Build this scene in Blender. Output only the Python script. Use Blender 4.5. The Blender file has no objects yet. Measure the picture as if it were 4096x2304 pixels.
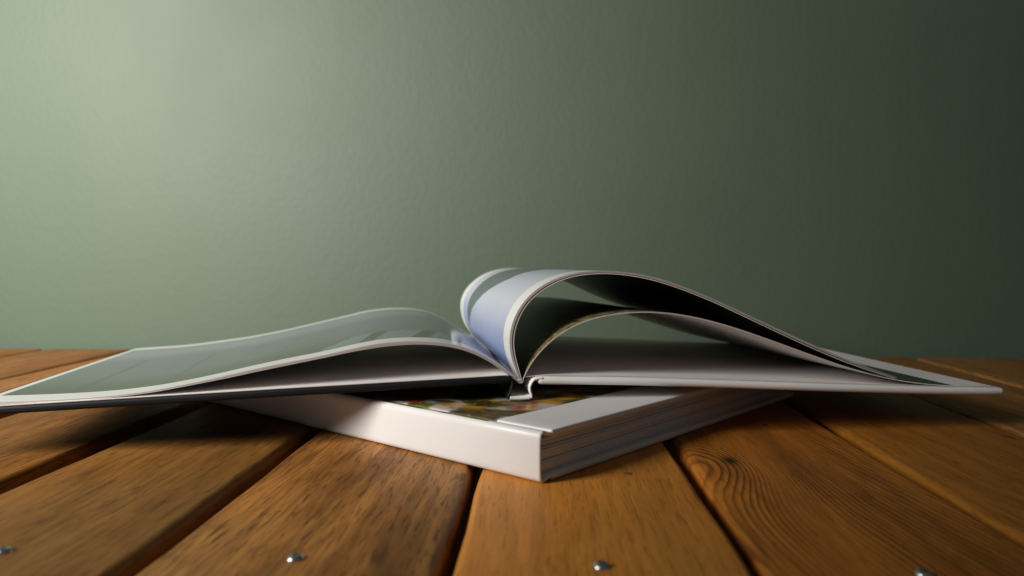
import bpy, math, random
import numpy as np

random.seed(4)
rng = np.random.default_rng(4)
scene = bpy.context.scene

# ------------------------------------------------------------------ camera
cam_data = bpy.data.cameras.new("camera")
cam = bpy.data.objects.new("camera", cam_data)
scene.collection.objects.link(cam)
cam.location = (0.0, 0.0, 0.10)
cam.rotation_euler = (math.radians(90 - 2.16), 0, 0)
cam_data.sensor_width = 36.0
cam_data.lens = 27.25
cam_data.clip_start = 0.01
cam_data.clip_end = 20
cam_data.dof.use_dof = True
cam_data.dof.focus_distance = 0.418
cam_data.dof.aperture_fstop = 8.0
scene.camera = cam

# ------------------------------------------------------------------ world
world = bpy.data.worlds.new("World")
scene.world = world
world.use_nodes = True
bg = world.node_tree.nodes["Background"]
bg.inputs[0].default_value = (0.88, 0.95, 1.0, 1)
bg.inputs[1].default_value = 0.055

# ------------------------------------------------------------------ lamps
def area_light(name, loc, aim, size, size_y, power, color, spread):
    d = bpy.data.lights.new(name, 'AREA')
    d.shape = 'RECTANGLE'
    d.size, d.size_y = size, size_y
    d.energy = power
    d.color = color
    d.spread = math.radians(spread)
    o = bpy.data.objects.new(name, d)
    scene.collection.objects.link(o)
    o.location = loc
    v = np.array(aim, float) - np.array(loc, float)
    yaw = math.atan2(v[1], v[0])
    pitch = math.atan2(v[2], math.hypot(v[0], v[1]))
    o.rotation_euler = (math.pi / 2 + pitch, 0, yaw - math.pi / 2)
    return o

area_light("softbox", (-0.82, 0.0, 0.50), (-0.52, 0.85, 0.28), 0.40, 0.44, 13.4, (1.0, 0.965, 0.915), 122)

# ------------------------------------------------------------------ render look
scene.render.engine = 'CYCLES'
scene.cycles.use_denoising = True
scene.cycles.max_bounces = 8
scene.cycles.sample_clamp_indirect = 4
scene.view_settings.view_transform = 'Standard'
scene.view_settings.look = 'None'
scene.view_settings.exposure = 0.0
scene.view_settings.gamma = 1.0
scene.view_settings.use_curve_mapping = False

# ------------------------------------------------------------------ helpers
def link(o, parent=None):
    scene.collection.objects.link(o)
    if parent is not None:
        o.parent = parent
    return o

def mesh_obj(name, verts, faces, mats, parent=None, smooth=True, uvs=None, fmat=None):
    me = bpy.data.meshes.new(name)
    me.from_pydata([tuple(map(float, v)) for v in verts], [], [tuple(f) for f in faces])
    for m in (mats if isinstance(mats, (list, tuple)) else [mats]):
        me.materials.append(m)
    if fmat is not None:
        me.polygons.foreach_set("material_index", fmat)
    if uvs is not None:
        lay = me.uv_layers.new(name="UVMap")
        idx = np.empty(len(me.loops), dtype=np.int32)
        me.loops.foreach_get("vertex_index", idx)
        lay.data.foreach_set("uv", np.asarray(uvs, dtype=np.float32)[idx].ravel())
    if smooth:
        me.polygons.foreach_set("use_smooth", [True] * len(me.polygons))
    me.update()
    o = bpy.data.objects.new(name, me)
    return link(o, parent)

def empty(name, loc, rz=0.0):
    o = bpy.data.objects.new(name, None)
    o.empty_display_size = 0.02
    o.location = loc
    o.rotation_euler = (0, 0, rz)
    return link(o)

def rounded_rect(a0, a1, z0, z1, r, k=3):
    pts = []
    for cx, cz, st in ((a1 - r, z1 - r, 0), (a0 + r, z1 - r, 90), (a0 + r, z0 + r, 180), (a1 - r, z0 + r, 270)):
        for i in range(k + 1):
            an = math.radians(st + 90 * i / k)
            pts.append((cx + r * math.cos(an), cz + r * math.sin(an)))
    return pts

def loft_box(name, stations, r, mat, parent, mapf, k=3):
    """stations: list of (t, a0, a1, z0, z1) along one axis; rounded section and rounded ends"""
    st = list(stations)
    def ends(s, nxt):
        out = []
        sgn = 1 if nxt[0] > s[0] else -1
        for i in range(k):
            an = math.radians(90 * i / k)
            ins = r * (1 - math.sin(an)) * 0.98
            off = r * (1 - math.cos(an))
            out.append((s[0] + sgn * off, s[1] + ins, s[2] - ins, s[3] + ins, s[4] - ins, max(r - ins, r * 0.05)))
        return out
    first = ends(st[0], st[1])
    last = ends(st[-1], st[-2])[::-1]
    full = first
    full.append((st[0][0] + (r if st[1][0] > st[0][0] else -r),) + tuple(st[0][1:]) + (r,))
    full += [tuple(s) + (r,) for s in st[1:-1]]
    full.append((st[-1][0] + (r if st[-2][0] > st[-1][0] else -r),) + tuple(st[-1][1:]) + (r,))
    full += last
    verts, faces = [], []
    n = 4 * (k + 1)
    for (t, a0, a1, z0, z1, rr) in full:
        for (a, z) in rounded_rect(a0, a1, z0, z1, rr, k):
            verts.append(mapf(t, a, z))
    for i in range(len(full) - 1):
        for j in range(n):
            j2 = (j + 1) % n
            faces.append((i * n + j, i * n + j2, (i + 1) * n + j2, (i + 1) * n + j))
    faces.append(tuple(range(n))[::-1])
    faces.append(tuple(range((len(full) - 1) * n, len(full) * n)))
    o = mesh_obj(name, verts, faces, mat, parent)
    import bmesh
    bm = bmesh.new(); bm.from_mesh(o.data)
    bmesh.ops.recalc_face_normals(bm, faces=bm.faces)
    bm.to_mesh(o.data); bm.free()
    return o

def smooth_curve(pts, n, sigma=3.0):
    p = np.array(pts, float)
    d = np.r_[0, np.cumsum(np.hypot(*np.diff(p, axis=0).T))]
    m = 240
    q = np.linspace(0, d[-1], m)
    c = np.c_[np.interp(q, d, p[:, 0]), np.interp(q, d, p[:, 1])]
    kr = int(sigma * 3)
    ker = np.exp(-0.5 * (np.arange(-kr, kr + 1) / sigma) ** 2); ker /= ker.sum()
    ext = np.r_[2 * c[0] - c[kr:0:-1], c, 2 * c[-1] - c[-2:-kr - 2:-1]]
    c2 = np.c_[np.convolve(ext[:, 0], ker, 'valid'), np.convolve(ext[:, 1], ker, 'valid')]
    d = np.r_[0, np.cumsum(np.hypot(*np.diff(c2, axis=0).T))]
    q = np.linspace(0, d[-1], n)
    return np.c_[np.interp(q, d, c2[:, 0]), np.interp(q, d, c2[:, 1])]

# ------------------------------------------------------------------ node helpers
class NT:
    def __init__(self, name):
        self.mat = bpy.data.materials.new(name)
        self.mat.use_nodes = True
        self.t = self.mat.node_tree
        self.b = self.t.nodes["Principled BSDF"]
    def new(self, typ, **kw):
        n = self.t.nodes.new(typ)
        for k_, v in kw.items():
            setattr(n, k_, v)
        return n
    def put(self, sock, v):
        if hasattr(v, 'is_output') or isinstance(v, bpy.types.NodeSocket):
            self.t.links.new(v, sock)
        else:
            sock.default_value = v
    def math(self, op, a, b=0.0, c=0.0, clamp=False):
        n = self.new("ShaderNodeMath", operation=op, use_clamp=clamp)
        self.put(n.inputs[0], a); self.put(n.inputs[1], b)
        if op in ('MULTIPLY_ADD', 'SMOOTH_MIN', 'COMPARE'):
            self.put(n.inputs[2], c)
        return n.outputs[0]
    def mix(self, f, a, b, blend='MIX'):
        n = self.new("ShaderNodeMix", data_type='RGBA', blend_type=blend)
        self.put(n.inputs[0], f)
        self.put(n.inputs[6], a if not isinstance(a, tuple) else a + (1,) * (4 - len(a)))
        self.put(n.inputs[7], b if not isinstance(b, tuple) else b + (1,) * (4 - len(b)))
        return n.outputs[2]
    def noise(self, vec, scale, detail=3.0, rough=0.5, dist=0.0):
        n = self.new("ShaderNodeTexNoise")
        self.put(n.inputs["Vector"], vec)
        n.inputs["Scale"].default_value = scale
        n.inputs["Detail"].default_value = detail
        n.inputs["Roughness"].default_value = rough
        n.inputs["Distortion"].default_value = dist
        return n.outputs["Fac"], n.outputs["Color"]
    def scaled(self, vec, sx, sy, sz, loc=(0, 0, 0), rot=(0, 0, 0)):
        n = self.new("ShaderNodeMapping")
        self.put(n.inputs["Vector"], vec)
        n.inputs["Scale"].default_value = (sx, sy, sz)
        n.inputs["Location"].default_value = loc
        n.inputs["Rotation"].default_value = rot
        return n.outputs[0]
    def step(self, v, lo, hi, a=0.0, b=1.0):
        n = self.new("ShaderNodeMapRange", interpolation_type='SMOOTHSTEP')
        self.put(n.inputs[0], v)
        n.inputs[1].default_value = lo; n.inputs[2].default_value = hi
        n.inputs[3].default_value = a; n.inputs[4].default_value = b
        return n.outputs[0]
    def ramp(self, f, stops):
        n = self.new("ShaderNodeValToRGB")
        self.put(n.inputs[0], f)
        e = n.color_ramp.elements
        while len(e) < len(stops):
            e.new(0.5)
        for el, (p, c) in zip(e, stops):
            el.position = p
            el.color = tuple(c) + (1,)
        return n.outputs[0]
    def bump(self, h, strength, dist):
        n = self.new("ShaderNodeBump")
        n.inputs["Strength"].default_value = strength
        n.inputs["Distance"].default_value = dist
        self.put(n.inputs["Height"], h)
        self.t.links.new(n.outputs[0], self.b.inputs["Normal"])
    def coord(self, which="Object"):
        return self.new("ShaderNodeTexCoord").outputs[which]
    def xyz(self, vec):
        n = self.new("ShaderNodeSeparateXYZ")
        self.put(n.inputs[0], vec)
        return n.outputs[0], n.outputs[1], n.outputs[2]
    def color(self, v):
        self.put(self.b.inputs["Base Color"], v if not isinstance(v, tuple) else v + (1,))
    def rough(self, v):
        self.put(self.b.inputs["Roughness"], v)
    def spec(self, v):
        self.b.inputs["Specular IOR Level"].default_value = v

# ------------------------------------------------------------------ materials
def wall_material():
    m = NT("sage_wall_paint")
    p = m.coord()
    blot, _ = m.noise(m.scaled(p, 1, 1, 1), 5.0, 3)
    m.color(m.mix(m.step(blot, 0.3, 0.7), (0.059, 0.089, 0.055), (0.062, 0.094, 0.058)))
    peel, _ = m.noise(m.scaled(p, 1, 1, 0.8), 170.0, 2, 0.45)
    wave, _ = m.noise(m.scaled(p, 1.0, 1, 0.30), 45.0, 2, 0.5)
    pit, _ = m.noise(p, 30.0, 1, 0.5)
    h = m.math('ADD', m.math('MULTIPLY', peel, 0.5), m.math('MULTIPLY', wave, 0.4))
    h = m.math('SUBTRACT', h, m.math('MULTIPLY', m.step(pit, 0.80, 0.86), 0.4))
    m.bump(h, 0.30, 0.0016)
    m.rough(m.step(blot, 0.2, 0.8, 0.60, 0.66))
    m.spec(0.58)
    return m.mat

def wood_material(idx, x0, z0, freq, amp, light, dark, knot=None, fibre=1.0, tilt=0.0, rings=0.45, streak=0.6):
    m = NT("plank_wood_%d" % idx)
    p0 = m.coord()
    off = tuple(rng.uniform(-4, 4, 3))
    p = m.scaled(p0, 1, 1, 1, off)
    x, y, z = m.xyz(p0)
    warp, _ = m.noise(m.scaled(p, 7, 1.4, 7), 1.6, 3, 0.55)
    w2, _ = m.noise(m.scaled(p, 40, 5, 40), 1.5, 3, 0.6)
    # distance from the pith of the log the plank was cut from
    dx = m.math('ADD', m.math('SUBTRACT', x, x0), m.math('MULTIPLY', y, tilt))
    r = m.math('SQRT', m.math('ADD', m.math('MULTIPLY', dx, dx), z0 * z0))
    r = m.math('ADD', r, m.math('MULTIPLY', m.math('SUBTRACT', warp, 0.5), amp))
    r = m.math('ADD', r, m.math('MULTIPLY', m.math('SUBTRACT', w2, 0.5), amp * 0.22))
    dark_knot = None
    if knot:
        kx, ky, sx, sy, ka = knot
        ex = m.math('DIVIDE', m.math('SUBTRACT', x, kx), sx)
        ey = m.math('DIVIDE', m.math('SUBTRACT', y, ky), sy)
        q = m.math('ADD', m.math('MULTIPLY', ex, ex), m.math('MULTIPLY', ey, ey))
        g = m.math('POWER', 2.718, m.math('MULTIPLY', q, -1.0))
        r = m.math('ADD', r, m.math('MULTIPLY', g, ka))
        dark_knot = m.math('POWER', 2.718, m.math('MULTIPLY', q, -55.0))
    ph = m.math('MULTIPLY', r, freq)
    fr = m.math('FRACT', ph)
    # early wood slow, late wood a narrow dark line
    ring = m.math('MULTIPLY', m.step(fr, 0.25, 0.86), m.math('SUBTRACT', 1.0, m.step(fr, 0.9, 1.0)))
    rs, _ = m.noise(m.scaled(p, 60, 6, 60), 1.0, 2)
    ring = m.math('MULTIPLY', ring, m.step(rs, 0.25, 0.65, 0.15, 1.0))
    fib, _ = m.noise(m.scaled(p, 900, 22, 900), 1.0, 3, 0.6)
    pore, _ = m.noise(m.scaled(p, 1300, 75, 1300), 1.0, 2, 0.5)
    pores = m.step(pore, 0.60, 0.72)
    blot, bc = m.noise(m.scaled(p, 22, 5, 22), 1.0, 4, 0.6)
    big, _ = m.noise(m.scaled(p, 9, 2.2, 9), 1.0, 3, 0.6)
    col = m.mix(m.math('MULTIPLY', ring, rings), light, dark)
    s1, _ = m.noise(m.scaled(p, 130, 7, 130), 1.0, 4, 0.65, 0.4)
    col = m.mix(m.math('MULTIPLY', m.step(s1, 0.44, 0.60), 0.60 * streak), col, tuple(c * 0.8 for c in dark))
    s2, _ = m.noise(m.scaled(p, 34, 4.5, 34, (7, 3, 1)), 1.0, 5, 0.7, 0.8)
    col = m.mix(m.math('MULTIPLY', m.step(s2, 0.50, 0.64), 0.66 * streak), col, tuple(c * 0.5 for c in dark))
    col = m.mix(m.math('MULTIPLY', m.step(blot, 0.46, 0.66), 0.62 * streak), col, tuple(c * 0.55 for c in dark))
    col = m.mix(m.math('MULTIPLY', m.step(big, 0.50, 0.74), 0.40), col, (light[0] * 0.9, light[1] * 1.12, light[2] * 1.5))
    col = m.mix(m.math('MULTIPLY', m.step(fib, 0.42, 0.68), 0.40 * fibre), col, tuple(c * 0.6 for c in dark))
    col = m.mix(m.math('MULTIPLY', pores, 0.65 * fibre), col, (0.022, 0.010, 0.004))
    da, _ = m.noise(m.scaled(p, 520, 42, 520, (3, 1, 2)), 1.0, 3, 0.6)
    col = m.mix(m.math('MULTIPLY', m.math('MULTIPLY', m.step(da, 0.53, 0.64), m.step(big, 0.38, 0.55)), 0.75 * fibre), col, tuple(c * 0.35 for c in dark))
    # old scuffs running across the grain
    sc, _ = m.noise(m.scaled(p, 190, 60, 100, rot=(0, 0, 0.9)), 1.0, 2, 0.4)
    gate, _ = m.noise(m.scaled(p, 24, 24, 24), 1.0, 1)
    scuff = m.math('MULTIPLY', m.step(sc, 0.68, 0.75), m.step(gate, 0.52, 0.62))
    col = m.mix(m.math('MULTIPLY', scuff, 0.6), col, (0.035, 0.018, 0.008))
    if dark_knot is not None:
        col = m.mix(dark_knot, col, (0.02, 0.009, 0.004))
    m.color(col)
    m.rough(m.math('ADD', m.step(blot, 0.3, 0.7, 0.48, 0.60), m.math('MULTIPLY', pores, 0.2)))
    m.spec(0.22)
    h = m.math('SUBTRACT', m.math('MULTIPLY', fib, 0.5), m.math('ADD', m.math('MULTIPLY', pores, 0.8), m.math('MULTIPLY', ring, 0.35)))
    m.bump(h, 0.35, 0.0006)
    return m.mat

def paper_material(name, col=(0.74, 0.70, 0.675), rough=0.55, grain=0.12):
    m = NT(name)
    p = m.coord()
    a, _ = m.noise(p, 60.0, 3)
    m.color(m.mix(m.step(a, 0.3, 0.7), tuple(c * 0.97 for c in col), col))
    g, _ = m.noise(p, 1500.0, 2)
    m.bump(g, grain, 0.0002)
    sm, _ = m.noise(p, 28.0, 4, 0.65)
    m.rough(m.step(sm, 0.3, 0.7, rough - 0.06, rough + 0.08))
    m.spec(0.35)
    return m.mat

def margin_mask(m, u, v, fu=0.985, v0=0.075, v1=0.935):
    a = m.math('GREATER_THAN', u, fu)
    b = m.math('LESS_THAN', v, v0)
    c = m.math('GREATER_THAN', v, v1)
    return m.math('MAXIMUM', m.math('MAXIMUM', a, b), c)

PAPER = (0.76, 0.755, 0.745)

def print_finish(m, col, rough=0.16, spec=0.5):
    m.color(col)
    m.rough(rough)
    m.spec(spec)
    g, _ = m.noise(m.coord(), 320.0, 2)
    m.bump(g, 0.04, 0.0002)

def left_print():
    """photograph of a hall: olive floor with fine lines, tall gridded windows, pale sky"""
    m = NT("hall_photo_print")
    u, v, _ = m.xyz(m.coord("UV"))
    uvv = m.coord("UV")
    n1, _ = m.noise(m.scaled(uvv, 3, 5, 1), 1.0, 3)
    # olive near edge fading into grey then pale sky towards the head of the page
    base = m.ramp(m.math('ADD', v, m.math('MULTIPLY', m.math('SUBTRACT', n1, 0.5), 0.18)),
                  [(0.0, (0.060, 0.068, 0.045)), (0.14, (0.070, 0.080, 0.062)), (0.30, (0.125, 0.138, 0.148)),
                   (0.62, (0.150, 0.165, 0.185)), (0.76, (0.25, 0.27, 0.31)), (1.0, (0.22, 0.25, 0.28))])
    # floor tiles in perspective: lines that fan out from a point beyond the gutter
    du = m.math('SUBTRACT', u, 0.12); dv = m.math('ADD', v, 0.02)
    ang = m.math('ARCTAN2', dv, du)
    fan = m.math('FRACT', m.math('MULTIPLY', ang, 26.0))
    fan = m.math('LESS_THAN', fan, 0.10)
    cross = m.math('LESS_THAN', m.math('FRACT', m.math('DIVIDE', 5.0, m.math('ADD', du, 0.25))), 0.06)
    lines = m.math('MULTIPLY', m.math('MAXIMUM', fan, cross), m.math('MULTIPLY', m.math('GREATER_THAN', u, 0.38), m.math('LESS_THAN', v, 0.62)))
    col = m.mix(m.math('MULTIPLY', lines, 0.5), base, (0.035, 0.040, 0.030))
    # windows: pale bays with glazing bars between dark piers
    su = m.math('ADD', u, m.math('MULTIPLY', v, 0.16))
    bay = m.math('FRACT', m.math('MULTIPLY', m.math('SUBTRACT', su, 0.12), 9.5))
    inbay = m.math('MULTIPLY', m.math('GREATER_THAN', bay, 0.10), m.math('LESS_THAN', bay, 0.80))
    g1 = m.math('LESS_THAN', m.math('FRACT', m.math('MULTIPLY', su, 60.0)), 0.16)
    g2 = m.math('LESS_THAN', m.math('FRACT', m.math('MULTIPLY', v, 30.0)), 0.16)
    pane = m.math('MULTIPLY', inbay, m.math('SUBTRACT', 1.0, m.math('MULTIPLY', m.math('MAXIMUM', g1, g2), 0.7)))
    zone = m.math('MULTIPLY', m.math('MULTIPLY', m.math('GREATER_THAN', u, 0.14), m.math('LESS_THAN', m.math('ADD', u, m.math('MULTIPLY', v, 0.5)), 0.46)),
                  m.math('MULTIPLY', m.math('GREATER_THAN', v, 0.05), m.math('LESS_THAN', v, 0.25)))
    wincol = m.mix(pane, (0.052, 0.056, 0.034), (0.19, 0.245, 0.265))
    col = m.mix(zone, col, wincol)
    # bluish band by the gutter: the roll's reflection painted into the print
    col = m.mix(m.math('MULTIPLY', m.step(u, 0.12, 0.02), 0.9), col, (0.42, 0.46, 0.60))
    col = m.mix(margin_mask(m, u, v), col, PAPER)
    print_finish(m, col, 0.13, 0.42)
    return m.mat

def sky_print():
    """photograph of a pale blue sky with a dark wooded slope along the head of the page"""
    m = NT("sky_photo_print")
    uvv = m.coord("UV")
    u, v, _ = m.xyz(uvv)
    n1, _ = m.noise(m.scaled(uvv, 4, 2.0, 1), 1.0, 3)
    sky = m.ramp(m.math('ADD', u, m.math('MULTIPLY', m.math('SUBTRACT', n1, 0.5), 0.10)),
                 [(0.0, (0.16, 0.21, 0.38)), (0.07, (0.34, 0.40, 0.60)), (0.15, (0.54, 0.56, 0.64)), (0.26, (0.50, 0.51, 0.60)), (0.40, (0.38, 0.38, 0.50)), (0.6, (0.30, 0.31, 0.44))])
    n2, _ = m.noise(m.scaled(uvv, 30, 30, 1), 1.0, 4, 0.6)
    lo = m.math('SUBTRACT', 0.80, m.math('MULTIPLY', m.math('SUBTRACT', u, 0.045), 2.0))
    lo = m.math('ADD', m.math('MAXIMUM', lo, 0.46), m.math('MULTIPLY', m.math('SUBTRACT', n2, 0.5), 0.03))
    slope = m.math('MULTIPLY', m.math('GREATER_THAN', v, lo), m.math('LESS_THAN', v, 0.80))
    col = m.mix(slope, sky, m.mix(n2, (0.085, 0.11, 0.12), (0.15, 0.18, 0.19)))
    col = m.mix(margin_mask(m, u, v, 0.985, 0.085, 0.915), col, PAPER)
    print_finish(m, col, 0.25, 0.45)
    return m.mat

def woodland_print(name, bright):
    m = NT(name)
    uvv = m.coord("UV")
    u, v, _ = m.xyz(uvv)
    n1, c1 = m.noise(m.scaled(uvv, 46, 26, 1), 1.0, 4, 0.65)
    n2, _ = m.noise(m.scaled(uvv, 120, 40, 1), 1.0, 3, 0.6)
    col = m.ramp(n1, [(0.30, (0.012, 0.016, 0.008)), (0.42, (0.06, 0.07, 0.022)), (0.50, (0.32, 0.18, 0.08)), (0.58, (0.13, 0.19, 0.05)), (0.68, (0.60, 0.52, 0.42))])
    col = m.mix(m.math('MULTIPLY', m.step(n2, 0.5, 0.65), 0.6), col, (0.015, 0.018, 0.010))
    col = m.mix(m.step(v, 0.10, 0.22), col, (0.012 * bright, 0.018 * bright, 0.010 * bright))
    col = m.mix(m.step(u, 0.55, 0.8), col, (0.030, 0.055, 0.035))
    print_finish(m, col, 0.34, 0.2)
    return m.mat

def dark_print(name, col):
    m = NT(name)
    uvv = m.coord("UV")
    n1, _ = m.noise(m.scaled(uvv, 5, 9, 1), 1.0, 4, 0.6)
    print_finish(m, m.mix(m.step(n1, 0.35, 0.7), col, tuple(c * 1.9 for c in col)), 0.32, 0.22)
    return m.mat

def cloth_black():
    m = NT("black_cover_wrap")
    p = m.coord()
    n, _ = m.noise(p, 900.0, 2)
    m.color((0.0065, 0.0065, 0.008))
    m.bump(n, 0.12, 0.0002)
    m.rough(0.55)
    m.spec(0.25)
    return m.mat

def flower_cover():
    """white cover with an out-of-focus flower photograph inset from the tail edge"""
    m = NT("flower_photo_cover")
    p = m.coord()
    a, r, _ = m.xyz(p)           # a along the spine, r away from it
    def blob(scale, seed, lo, hi):
        f, _ = m.noise(m.scaled(p, 1, 1, 0.2, (seed, seed * 1.7, 0)), scale, 1.5, 0.45)
        return m.step(f, lo, hi)
    base = m.mix(blob(60, 3.1, 0.36, 0.66), (0.050, 0.040, 0.004), (0.16, 0.105, 0.010))
    base = m.mix(blob(30, 9.3, 0.50, 0.62), base, (0.10, 0.125, 0.008))
    base = m.mix(blob(48, 5.7, 0.47, 0.64), base, (0.50, 0.45, 0.41))
    base = m.mix(blob(52, 14.1, 0.53, 0.68), base, (0.50, 0.24, 0.010))
    base = m.mix(blob(45, 20.3, 0.60, 0.72), base, (0.36, 0.035, 0.014))
    base = m.mix(blob(70, 31.7, 0.50, 0.70), base, (0.050, 0.034, 0.010))
    fine, _ = m.noise(m.scaled(p, 1, 1, 0.2), 260.0, 2, 0.6)
    col = m.mix(m.math('MULTIPLY', m.step(fine, 0.58, 0.72), 0.35), base, (0.50, 0.45, 0.36))
    inside = m.math('MULTIPLY', m.math('GREATER_THAN', a, 0.0335), m.math('LESS_THAN', r, -0.0022))
    col = m.mix(inside, (0.78, 0.76, 0.74), col)
    sp, _ = m.noise(m.scaled(p, 1, 1, 1, (5, 2, 8)), 330.0, 1, 0.4)
    col = m.mix(m.math('MULTIPLY', m.step(sp, 0.80, 0.84), 0.5), col, (0.30, 0.27, 0.24))
    m.color(col)
    m.rough(0.36)
    m.spec(0.45)
    g, _ = m.noise(p, 1200.0, 2)
    m.bump(g, 0.05, 0.0002)
    return m.mat

def metal_material():
    m = NT("screw_steel")
    m.color((0.58, 0.57, 0.54))
    m.b.inputs["Metallic"].default_value = 1.0
    n, _ = m.noise(m.coord(), 900.0, 2)
    m.rough(m.step(n, 0.3, 0.7, 0.24, 0.36))
    return m.mat

M_wall = wall_material()
M_paper = paper_material("page_paper", PAPER, 0.5)
M_edge_shaded = paper_material("shaded_page_edge_paper", (0.50, 0.44, 0.41), 0.6)  # darker brown than the pale edges: shade on the stacked leaves put into the colour
M_edge_pale = paper_material("pale_page_edge_paper", (0.74, 0.70, 0.66), 0.6)
M_end = paper_material("endpaper", (0.76, 0.72, 0.70), 0.6, 0.2)
M_white = paper_material("white_cover_wrap", (0.80, 0.78, 0.76), 0.42, 0.08)
M_lower_edge = paper_material("lower_page_edge", (0.70, 0.735, 0.76), 0.65)  # bluish tint put into the paper colour to offset orange bounce from the wood
M_black = cloth_black()
M_left = left_print()
M_sky = sky_print()
M_wood1 = woodland_print("woodland_photo_print", 1.0)
M_dark = dark_print("night_photo_print", (0.010, 0.014, 0.008))
M_flower = flower_cover()
M_metal = metal_material()
m_ = NT("added_dark_batten_wood"); m_.color((0.05, 0.025, 0.012)); m_.rough(0.7); M_added_batten = m_.mat
m_ = NT("screw_recess"); m_.color((0.02, 0.018, 0.015)); m_.rough(0.6); M_recess = m_.mat

# ------------------------------------------------------------------ wall
WS = -0.075          # run of the wall across the view
def wall():
    y0 = 0.845
    v = []
    for x, z in ((-2.2, -0.75), (2.2, -0.75), (2.2, 1.7), (-2.2, 1.7)):
        v.append((x, WS * x, z))
    for x, z in ((-2.2, -0.75), (2.2, -0.75), (2.2, 1.7), (-2.2, 1.7)):
        v.append((x, WS * x + 0.08, z))
    f = [(0, 1, 2, 3), (7, 6, 5, 4), (0, 4, 5, 1), (1, 5, 6, 2), (2, 6, 7, 3), (3, 7, 4, 0)]
    o = mesh_obj("wall", v, f, M_wall, smooth=False)
    o.location = (0, y0, 0)
    o["kind"] = "structure"
    o["label"] = "sage green painted wall with fine roller texture behind the table"
wall()

# ------------------------------------------------------------------ table of planks
table = empty("wooden_table", (0, 0, -0.05), math.radians(-2.35))
table["label"] = "slatted table of worn orange-brown planks with screws under both books"
table["category"] = "table"
PITCH, W = 0.1015, 0.0965
L0 = (0.34, 0.152, 0.038); D0 = (0.15, 0.055, 0.012)
wood_args = {
    #      x0     z0     freq  amp    light                     dark
    -2: (-0.09, 0.020, 420, 0.030, (0.34, 0.140, 0.026), (0.12, 0.042, 0.008)),
    -1: (0.12, 0.050, 160, 0.090, (0.30, 0.126, 0.024), (0.165, 0.062, 0.011)),
    0: (0.03, 0.030, 230, 0.060, (0.52, 0.220, 0.046), (0.20, 0.070, 0.013)),
    1: (-0.10, 0.060, 90, 0.080, (0.66, 0.255, 0.038), (0.40, 0.140, 0.016)),
    2: (0.09, 0.016, 340, 0.022, (0.50, 0.180, 0.022), (0.12, 0.033, 0.004)),
    3: (-0.02, 0.040, 150, 0.050, (0.37, 0.145, 0.018), (0.20, 0.070, 0.008)),
}
screw_y = {-2: 0.2658, -1: 0.2537, 0: 0.2515, 1: 0.2490, 2: 0.2470}

def back_y(xs):      # where the plank ends stop, in the table's own frame
    return 0.8155 - 0.043 * xs

def screw(parent, x, y):
    R, k = 0.0030, 14
    prof = [(R, -0.0004), (R, 0.0002), (R * 0.94, 0.0007), (R * 0.76, 0.00125), (R * 0.44, 0.0016)]
    v, f = [], []
    for (r_, z) in prof:
        for i in range(k):
            an = 2 * math.pi * i / k
            v.append((x + r_ * math.cos(an), y + r_ * math.sin(an), z))
    for a in range(len(prof) - 1):
        for i in range(k):
            j = (i + 1) % k
            f.append((a * k + i, a * k + j, (a + 1) * k + j, (a + 1) * k + i))
    f.append(tuple(range((len(prof) - 1) * k, len(prof) * k)))
    s = mesh_obj("screw", v, f, M_metal, parent)
    # cross recess in the head
    v, f = [], []
    for an in (0.5, 0.5 + math.pi / 2):
        c, sn = math.cos(an), math.sin(an)
        b = len(v)
        for z in (0.0012, 0.00167):
            for (p, q) in ((-1, -1), (1, -1), (1, 1), (-1, 1)):
                lx, ly = p * 0.00125, q * 0.00028
                v.append((x + lx * c - ly * sn, y + lx * sn + ly * c, z + (0.00001 if an > 1 else 0)))
        f += [(b, b + 1, b + 5, b + 4), (b + 1, b + 2, b + 6, b + 5), (b + 2, b + 3, b + 7, b + 6), (b + 3, b, b + 4, b + 7), (b + 4, b + 5, b + 6, b + 7)]
    mesh_obj("recess", v, f, M_recess, s, smooth=False)

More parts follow.
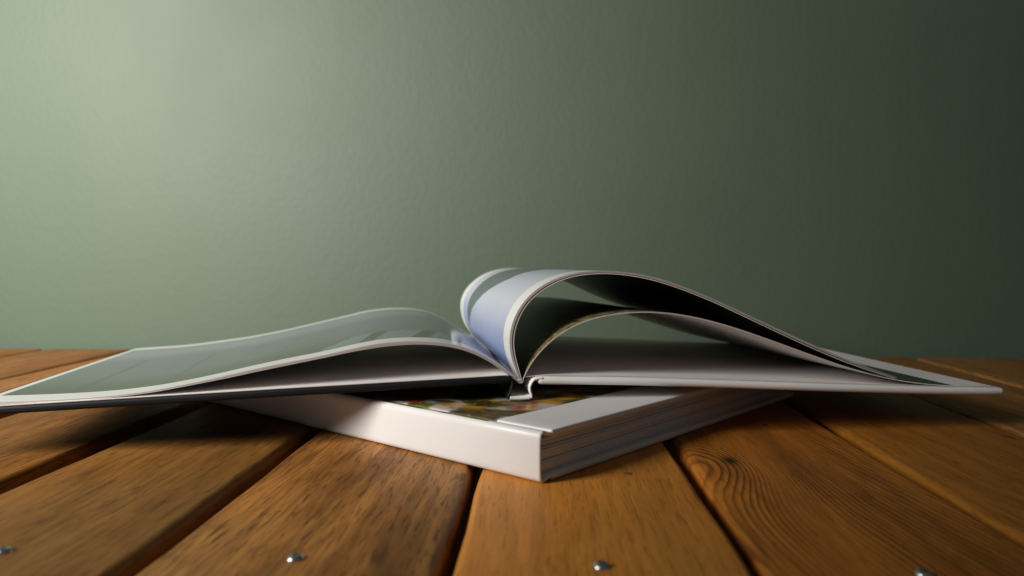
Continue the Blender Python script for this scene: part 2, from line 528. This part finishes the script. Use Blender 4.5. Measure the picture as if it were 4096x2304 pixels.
for k in range(-7, 9):
    left = -0.0294 + PITCH * (k - 0)
    # plank with index k = 0 lies left of the gap that meets the near corner of the lower book
    left -= PITCH
    left -= 0.008 if k == -2 else (0.0145 if k < -2 else 0.0)
    cx = left + W / 2
    a = wood_args.get(k)
    if a is None:
        a = (random.uniform(-0.12, 0.12), random.uniform(0.01, 0.06), random.uniform(90, 260), random.uniform(0.03, 0.07),
             tuple(c * random.uniform(0.85, 1.05) for c in L0), tuple(c * random.uniform(0.85, 1.2) for c in D0))
    knot = (-0.028, -0.0, 0.030, 0.060, 0.030) if k == 2 else None
    yk = 0.385
    mat = wood_material(k + 7, *a, knot=None if not knot else (knot[0], knot[1] + yk - 0.33, knot[2], knot[3], knot[4]),
                        rings={2: 0.92, -2: 0.6}.get(k, 0.30),
                        streak={-2: 0.6, -1: 0.65, 0: 0.9, 1: 0.34, 2: 0.42, 3: 0.45}.get(k, 0.5),
                        fibre={-2: 1.0, -1: 0.6, 0: 0.9, 1: 0.45, 2: 0.5, 3: 0.6}.get(k, 0.7),
                        tilt={2: 0.12, 0: -0.10, -2: 0.05}.get(k, random.uniform(-0.08, 0.08)))
    y_end = back_y(cx) + random.uniform(-0.003, 0.003)
    n = 46
    ph = random.uniform(0, 10)
    st = []
    for i in range(n + 1):
        t = -0.20 + (y_end + 0.20) * i / n
        e0 = 0.0005 * math.sin(t * 23 + ph) + 0.0003 * math.sin(t * 71 + ph * 2) + random.uniform(-1, 1) * (0.0004 if k == 3 else 0.00018)
        e1 = 0.0005 * math.sin(t * 19 + ph * 3) + 0.0003 * math.sin(t * 63 + ph) + random.uniform(-1, 1) * 0.00012
        st.append((t - 0.33, -W / 2 + e0, W / 2 + e1 - (0.0028 if k == -1 else 0.0), -0.021, 0.0))
    pl = loft_box("plank", st, 0.0038, mat, table, lambda t, a_, z: (a_, t, z), k=5)
    pl.location = (cx, 0.33, 0.05)
    if k in screw_y:
        screw(pl, 0.0, screw_y[k] - 0.33)

for yb in (-0.10, 0.25, 0.68):  # unseen bars under the planks, added to block light below the gaps
    loft_box("added_crossbar", [(-0.80, yb - 0.025, yb + 0.025, 0.0, 0.0286), (-0.3, yb - 0.025, yb + 0.025, 0.0, 0.0286), (0.3, yb - 0.025, yb + 0.025, 0.0, 0.0286), (0.80, yb - 0.025, yb + 0.025, 0.0, 0.0286)],
             0.002, M_added_batten, table, lambda t, a_, z: (t, a_, z))

# ------------------------------------------------------------------ lower book (closed)
ZL = 0.0232
book_low = empty("closed_book", (0.01238, 0.33926, 0.0), 0.0)
book_low["label"] = "thick closed white photo book with flower picture cover, lying flat under the open book"
book_low["category"] = "book"
book_low.rotation_euler = (0, 0, math.radians(138.78))
# own frame: x runs along the spine, y points to the right-back; y is mirrored so that it runs away from the spine
LEN, WID = 0.312, 0.291
mp = lambda t, a_, z: (a_, -t, z)
TB = 0.0032
loft_box("front_cover", [(0.0085, 0.0, LEN, ZL - TB, ZL), (0.02, 0.0, LEN, ZL - TB, ZL), (0.15, 0.0, LEN, ZL - TB, ZL), (WID, 0.0, LEN, ZL - TB, ZL)],
         0.0012, M_flower, book_low, mp, k=4)
loft_box("back_cover", [(0.0085, 0.0, LEN, 0.0002, TB), (0.02, 0.0, LEN, 0.0002, TB), (0.15, 0.0, LEN, 0.0002, TB), (WID, 0.0, LEN, 0.0002, TB)],
         0.0012, M_white, book_low, mp, k=4)
# spine wrap: a strip bent round the back of the block, dipping into a groove at each board
def strip(name, prof, th, a0, a1, mat, parent, mapf, n=2, sm=2.0, npts=40, wob=None):
    c = smooth_curve(prof, npts, sm)
    tg = np.gradient(c, axis=0)
    tg /= np.linalg.norm(tg, axis=1)[:, None]
    nr = np.c_[-tg[:, 1], tg[:, 0]]
    outl = c + nr * th / 2
    inl = c - nr * th / 2
    N = len(c)
    # rounded long edges: section thinned at both ends of the extrusion
    ex = [(a0, 0.15), (a0 + th * 0.18, 0.65), (a0 + th * 0.5, 1.0)] + [(a0 + (a1 - a0) * i / (n + 1), 1.0) for i in range(1, n + 1)] + [(a1 - th * 0.5, 1.0), (a1 - th * 0.18, 0.65), (a1, 0.15)]
    v, f = [], []
    for (a, s_) in ex:
        for i in range(N):
            q = c[i] + nr[i] * th / 2 * s_
            v.append(mapf(q[0], a, q[1]))
        for i in range(N - 1, -1, -1):
            q = c[i] - nr[i] * th / 2 * s_
            v.append(mapf(q[0], a, q[1]))
    m2 = 2 * N
    for j in range(len(ex) - 1):
        for i in range(m2):
            i2 = (i + 1) % m2
            f.append((j * m2 + i, j * m2 + i2, (j + 1) * m2 + i2, (j + 1) * m2 + i))
    for j in (0, len(ex) - 1):
        for i in range(N - 1):
            f.append((j * m2 + i, j * m2 + i + 1, j * m2 + m2 - 2 - i, j * m2 + m2 - 1 - i))
    o = mesh_obj(name, v, f, mat, parent)
    import bmesh
    bm = bmesh.new(); bm.from_mesh(o.data)
    bmesh.ops.recalc_face_normals(bm, faces=bm.faces)
    bm.to_mesh(o.data); bm.free()
    return o
mm = lambda l: [(a / 1000.0, b / 1000.0) for a, b in l]
strip("spine", mm([(10.5, 2.3), (8.0, 2.2), (6.2, 1.6), (4.5, 1.1), (2.6, 1.1), (1.3, 1.7), (0.95, 3.4), (0.8, 7), (0.75, 12), (0.8, 17), (0.95, 20.4), (1.4, 22.0), (2.7, 22.75), (4.4, 22.5), (5.9, 21.6), (7.4, 21.3), (10.5, 21.6)]),
      0.0017, 0.0002, LEN - 0.0002, M_flower, book_low, mp, n=6, sm=1.6, npts=64)
# page block: thick leaves with dark slits between them
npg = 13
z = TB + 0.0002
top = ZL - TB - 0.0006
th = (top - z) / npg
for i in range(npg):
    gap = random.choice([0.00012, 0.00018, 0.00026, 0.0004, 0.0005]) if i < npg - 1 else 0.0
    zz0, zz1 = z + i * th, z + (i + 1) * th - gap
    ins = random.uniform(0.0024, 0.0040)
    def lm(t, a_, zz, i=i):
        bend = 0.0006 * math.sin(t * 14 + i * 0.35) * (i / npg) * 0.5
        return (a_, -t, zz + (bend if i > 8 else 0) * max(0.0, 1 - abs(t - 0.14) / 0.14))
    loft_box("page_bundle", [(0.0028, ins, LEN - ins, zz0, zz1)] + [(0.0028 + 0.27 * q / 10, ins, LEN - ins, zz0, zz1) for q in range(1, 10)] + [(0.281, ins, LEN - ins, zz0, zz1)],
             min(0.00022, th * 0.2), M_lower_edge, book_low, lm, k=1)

# ------------------------------------------------------------------ upper book (open)
YAW = math.radians(7)
Z0 = 0.0232
S = (0.00500, 0.41750)
book = empty("open_book", (S[0], S[1], Z0), YAW)
book["label"] = "open photo book with curling glossy pages and a black and a white cover"
book["category"] = "book"
DEP = 0.2235
ub = lambda t, a_, z: (t, a_, z - Z0)

def board(name, tops, th, d0, d1, mat, n=26, r=0.0014):
    c = smooth_curve([(a / 1000.0, b / 1000.0) for a, b in tops], n, 8)
    st = [(q[0], d0, d1, q[1] - th, q[1]) for q in c]
    return loft_box(name, st, r, mat, book, ub, k=5)

LT = [(-5.0, 37.0), (-25, 36.3), (-77, 34.2), (-129.3, 32.1), (-196, 29.2), (-263, 26.3), (-289, 25.2)]
RT = [(8.8, 36.2), (57.5, 34.9), (115, 32.0), (174.0, 28.9), (230, 26.3), (254.6, 25.3), (285.0, 24.5)]
lc = board("front_cover", LT, 0.0040, -0.002, 0.2285, M_black)
lc["label"] = "black front cover board"
rc = board("back_cover", RT, 0.0043, -0.002, 0.2285, M_white, r=0.0020)
rc["label"] = "white back cover board"

# spine board and the two hinges
strip("spine", mm([(-6.3, 24.9), (-4, 24.6), (-1, 24.55), (2, 24.6), (4.6, 24.8)]), 0.0026, -0.0022, 0.2287, M_white, book, ub, n=3)
hb = strip("hinge", mm([(-6.0, 36.0), (-5.0, 34.6), (-5.2, 31.5), (-6.0, 28.2), (-7.2, 25.6), (-7.1, 24.2)]), 0.0011, -0.0018, 0.2284, M_black, book, ub, n=3)
hb["label"] = "black cloth hinge of the front cover"
hw = strip("hinge", mm([(11.5, 35.3), (8.8, 35.3), (6.8, 34.6), (5.5, 33.0), (4.6, 30.8), (4.7, 28.6), (5.4, 26.6), (5.5, 25.4), (5.0, 24.6)]), 0.0013, -0.0021, 0.2284, M_white, book, ub, n=3)
hw["label"] = "white hinge fold of the back cover"

def sheet(name, front, back, sign, top_m, bot_m, th=0.00030, d0=0.0012, d1=DEP, Mv=14, edge=None):
    """one leaf: ruled between its curve at the tail (front) and at the head (back); sign picks the outer face"""
    v, uv = [], []
    rows = []
    for j in range(Mv + 1):
        t = j / Mv
        c = front * (1 - t) + back * t
        tg = np.gradient(c, axis=0)
        tg /= np.linalg.norm(tg, axis=1)[:, None]
        nr = np.c_[-tg[:, 1], tg[:, 0]] * sign
        rows.append((c + nr * th / 2, c - nr * th / 2, d0 + (d1 - d0) * t))
    n = len(front)
    for side in (0, 1):
        for j, r_ in enumerate(rows):
            for i in range(n):
                q = r_[side][i]
                v.append((q[0], r_[2], q[1] - Z0))
                uv.append((i / (n - 1), j / Mv))
    f, fm = [], []
    A = n * (Mv + 1)
    idx = lambda s_, j, i: s_ * A + j * n + i
    for j in range(Mv):
        for i in range(n - 1):
            q = (idx(0, j, i), idx(0, j, i + 1), idx(0, j + 1, i + 1), idx(0, j + 1, i))
            f.append(q if sign > 0 else q[::-1]); fm.append(0)
            q = (idx(1, j, i), idx(1, j + 1, i), idx(1, j + 1, i + 1), idx(1, j, i + 1))
            f.append(q if sign > 0 else q[::-1]); fm.append(1)
    # own vertices for the cut edges keep them crisp
    def rim(path):
        b = len(v)
        for (j, i) in path:
            for s_ in (0, 1):
                v.append(v[idx(s_, j, i)]); uv.append((0.5, 0.5))
        for q in range(len(path) - 1):
            f.append((b + 2 * q, b + 2 * q + 1, b + 2 * q + 3, b + 2 * q + 2)); fm.append(2)
    rim([(0, i) for i in range(n)])
    rim([(Mv, i) for i in range(n)][::-1])
    rim([(j, n - 1) for j in range(Mv + 1)])
    rim([(j, 0) for j in range(Mv + 1)][::-1])
    o = mesh_obj(name, v, f, [top_m, bot_m, edge or M_edge_shaded], book, uvs=uv, fmat=fm)
    return o

C = lambda l, s_=4.0: smooth_curve(mm(l), 90, s_)
# --- leaves turned to the left
L_top_f = C([(-1.2, 33.6), (-3.6, 36.7), (-8.2, 40.3), (-14, 44.4), (-19.7, 47.9), (-25.5, 50.9), (-32.3, 53.3), (-39.7, 55), (-48.2, 55.9), (-56.6, 56.2), (-65.1, 56.1), (-73.4, 55.5), (-81.8, 54.3), (-92.8, 51.9), (-103.8, 49.4), (-128, 45.0), (-144, 41.8), (-160, 38.2), (-175.8, 34.9), (-191.5, 32.2), (-207, 30.4), (-222, 29.3), (-243, 28.6), (-263, 28.4), (-276, 28.3)])
L_bot_f = C([(-2.9, 34.2), (-6, 36.4), (-11.1, 40.4), (-19.7, 46.4), (-28.3, 50.3), (-36.9, 52.8), (-45.4, 54.1), (-56.7, 54.7), (-70.6, 54.0), (-87.3, 51.6), (-103.8, 48.2), (-120.2, 45), (-141.8, 40.8), (-149.3, 39.1), (-170.6, 35.1), (-191.5, 31.4), (-212, 29.2), (-232.6, 28.0), (-262.7, 27.2), (-275, 26.8)])
L_top_b = C([(-10.5, 36.5), (-14, 39.0), (-24.9, 44.2), (-31, 49.0), (-39.7, 54.4), (-52.7, 58.7), (-65.6, 60.1), (-78.5, 60), (-95.6, 58.2), (-112.6, 54), (-137.9, 48.2), (-163, 42.5), (-187.8, 38), (-224, 33.2), (-240, 31.6), (-265, 30.2), (-275, 29.6)])
L_bot_b = L_top_b + np.array([0.0, -0.0015]) * np.linspace(0.2, 1, 90)[:, None]
nL = 7
for i in range(nL):
    f_ = [0, 0.22, 0.33, 0.44, 0.62, 0.74, 1.0][i]
    cut = 1.0 - random.uniform(0, 0.004)
    sheet("page", L_top_f * (1 - f_) + L_bot_f * f_, L_top_b * (1 - f_) + L_bot_b * f_, -1,
          M_left if i == 0 else M_paper, M_paper, th=0.00020 if i else 0.00026, edge=M_edge_pale if i in (0, 6) else None)

# --- upper roll of leaves on the right
R1_top_f = C([(-0.2, 33.6), (-1.4, 37.0), (-3.6, 40.8), (-5.7, 47.8), (-6.6, 55.5), (-6.0, 61.2), (-4.1, 67.5), (-0.9, 73.8), (3.6, 79.4), (9.3, 84.2), (15.7, 87.9), (23.4, 90.8), (31.2, 92.5), (40.3, 93.4), (47.5, 93.4), (57.3, 92.7), (67.8, 91.2), (79.1, 88.5), (92.4, 83.9), (106.7, 78.2), (121.1, 71.8), (137.5, 64.3), (156, 56.0), (174.6, 47.9), (187.8, 42.4), (203, 36.8), (212.6, 33.5), (219, 31.4)])
R1_bot_f = C([(0.5, 33.9), (-0.2, 37.0), (-1.6, 41.4), (-3.8, 49.1), (-4.4, 56.7), (-3.1, 63), (-0.9, 68.7), (2.3, 74.4), (6.7, 79.4), (11.9, 83.2), (18.3, 87), (26, 89.8), (34.4, 91.4), (44.2, 92), (54, 91.6), (67.2, 89.7), (78.4, 86.9), (92.4, 82.2), (110.3, 75.0), (128.4, 66.6), (146.7, 58.2), (165.3, 49.8), (184.1, 42.0), (199.2, 36.6), (217.4, 30.9)])
R1_top_b = C([(-10.2, 37.0), (-13.5, 40.6), (-17.8, 48), (-20.6, 57), (-20.5, 66), (-16.8, 74.4), (-10.4, 81.2), (-2.5, 86.9), (6.3, 90.4), (15, 92.0), (27, 92.4), (40, 91), (54, 87.6), (67.2, 82.6), (88, 72.6), (108, 64.2), (128.7, 58.2), (155, 49.5), (180, 41.5), (200, 36.2), (214, 33.0)])
R1_bot_b = R1_top_b + np.array([0.0003, -0.0014]) * np.sin(np.linspace(0.15, math.pi - 0.3, 90))[:, None]
for i, f_ in enumerate([0.0, 0.15, 0.30, 0.45, 0.86, 1.0]):
    sheet("page", R1_top_f * (1 - f_) + R1_bot_f * f_, R1_top_b * (1 - f_) + R1_bot_b * f_, 1,
          M_sky if i == 0 else (M_dark if i == 4 else M_paper), M_dark if i in (3, 5) else M_paper, th=0.00034 if i < 4 else 0.00022, edge=None if i < 4 else M_edge_pale)

# --- lower, flatter leaves on the right
R2_f = C([(0.9, 34.3), (1.4, 36.5), (2.9, 39.4), (5.5, 43.6), (8.7, 47.9), (13.8, 53.3), (20.3, 58.6), (28, 63.3), (37.8, 67.1), (47.6, 69.3), (57.4, 70.5), (66.5, 70.9), (76, 70.6), (86.3, 69.6), (99.6, 67.2), (114, 63.5), (128.5, 58.9), (146.8, 52.5), (165.4, 45.8), (184.1, 39.3), (199.3, 34.7), (214.5, 30.9), (228, 28.5), (241.5, 26.9), (255, 25.9)])
R2_bt = C([(-9.9, 37.5), (-8.2, 40.5), (-4.5, 46), (1.5, 52.3), (9, 58.3), (18, 63.2), (29, 66.8), (46.4, 68.3), (68, 66.6), (88.2, 63.2), (114.5, 57.4), (140, 48.8), (172, 38.5), (205, 30.2), (230, 27.0), (252, 25.9)])
R2_bb = C([(-9.7, 37.4), (-7.6, 40.5), (-3.6, 46), (2.5, 52), (10, 57.8), (19, 62.5), (30, 66.0), (46.4, 67.4), (68, 65.6), (88.2, 61.6), (118, 53.8), (145, 45.0), (172.7, 36.4), (205.8, 28.8), (230, 26.4), (252, 25.5)])
R2_f2 = R2_f + np.array([0.0004, -0.0007]) * np.clip(np.linspace(0.3, 1.6, 90), 0, 1)[:, None] * np.linspace(1, 0.35, 90)[:, None]
sheet("page", R2_f, R2_bt, 1, M_wood1, M_paper, th=0.00024, edge=M_edge_pale)
sheet("page", R2_f2, R2_bb, 1, M_paper, M_end, th=0.00024, edge=M_edge_pale)

# --- endpapers pasted to the boards, with a flap bridging each hinge
lf = smooth_curve(mm([(-2.9, 34.6), (-4.8, 36.3), (-6.6, 37.55), (-9, 37.3)] + [(a, b + 0.28) for a, b in LT[1:-1]] + [(-281, 25.85)]), 90, 2.0)
rf = smooth_curve(mm([(1.3, 35.6), (4.0, 36.0), (8.0, 36.1), (11.5, 36.45)] + [(a, b + 0.22) for a, b in RT[1:-1]] + [(280, 24.95)]), 90, 2.0)
sheet("endpaper", lf, lf, -1, M_end, M_end, th=0.00028, d0=-0.0010, d1=0.2260)
sheet("endpaper", rf, rf, 1, M_end, M_end, th=0.00028, d0=0.0016, d1=0.2260)

# --- glued back of the leaves
def glue():
    pf = smooth_curve(mm([(-3.1, 34.6), (-2.6, 33.4), (-1.6, 32.5), (-0.6, 32.2), (0.7, 32.5), (1.4, 33.4), (1.5, 34.6)]), 14, 3)
    pb = pf + np.array([-0.0102, 0.0034])
    v, f = [], []
    for c, d in ((pf, 0.0011), (pb, DEP)):
        for q in c:
            v.append((q[0], d, q[1] - Z0))
    n = len(pf)
    for i in range(n - 1):
        f.append((i, i + 1, n + i + 1, n + i))
    f.append((n - 1, 0, n, 2 * n - 1))
    f.append(tuple(range(n))); f.append(tuple(range(n, 2 * n))[::-1])
    o = mesh_obj("spine_glue", v, f, M_paper, book)
    import bmesh
    bm = bmesh.new(); bm.from_mesh(o.data)
    bmesh.ops.recalc_face_normals(bm, faces=bm.faces)
    bm.to_mesh(o.data); bm.free()
glue()
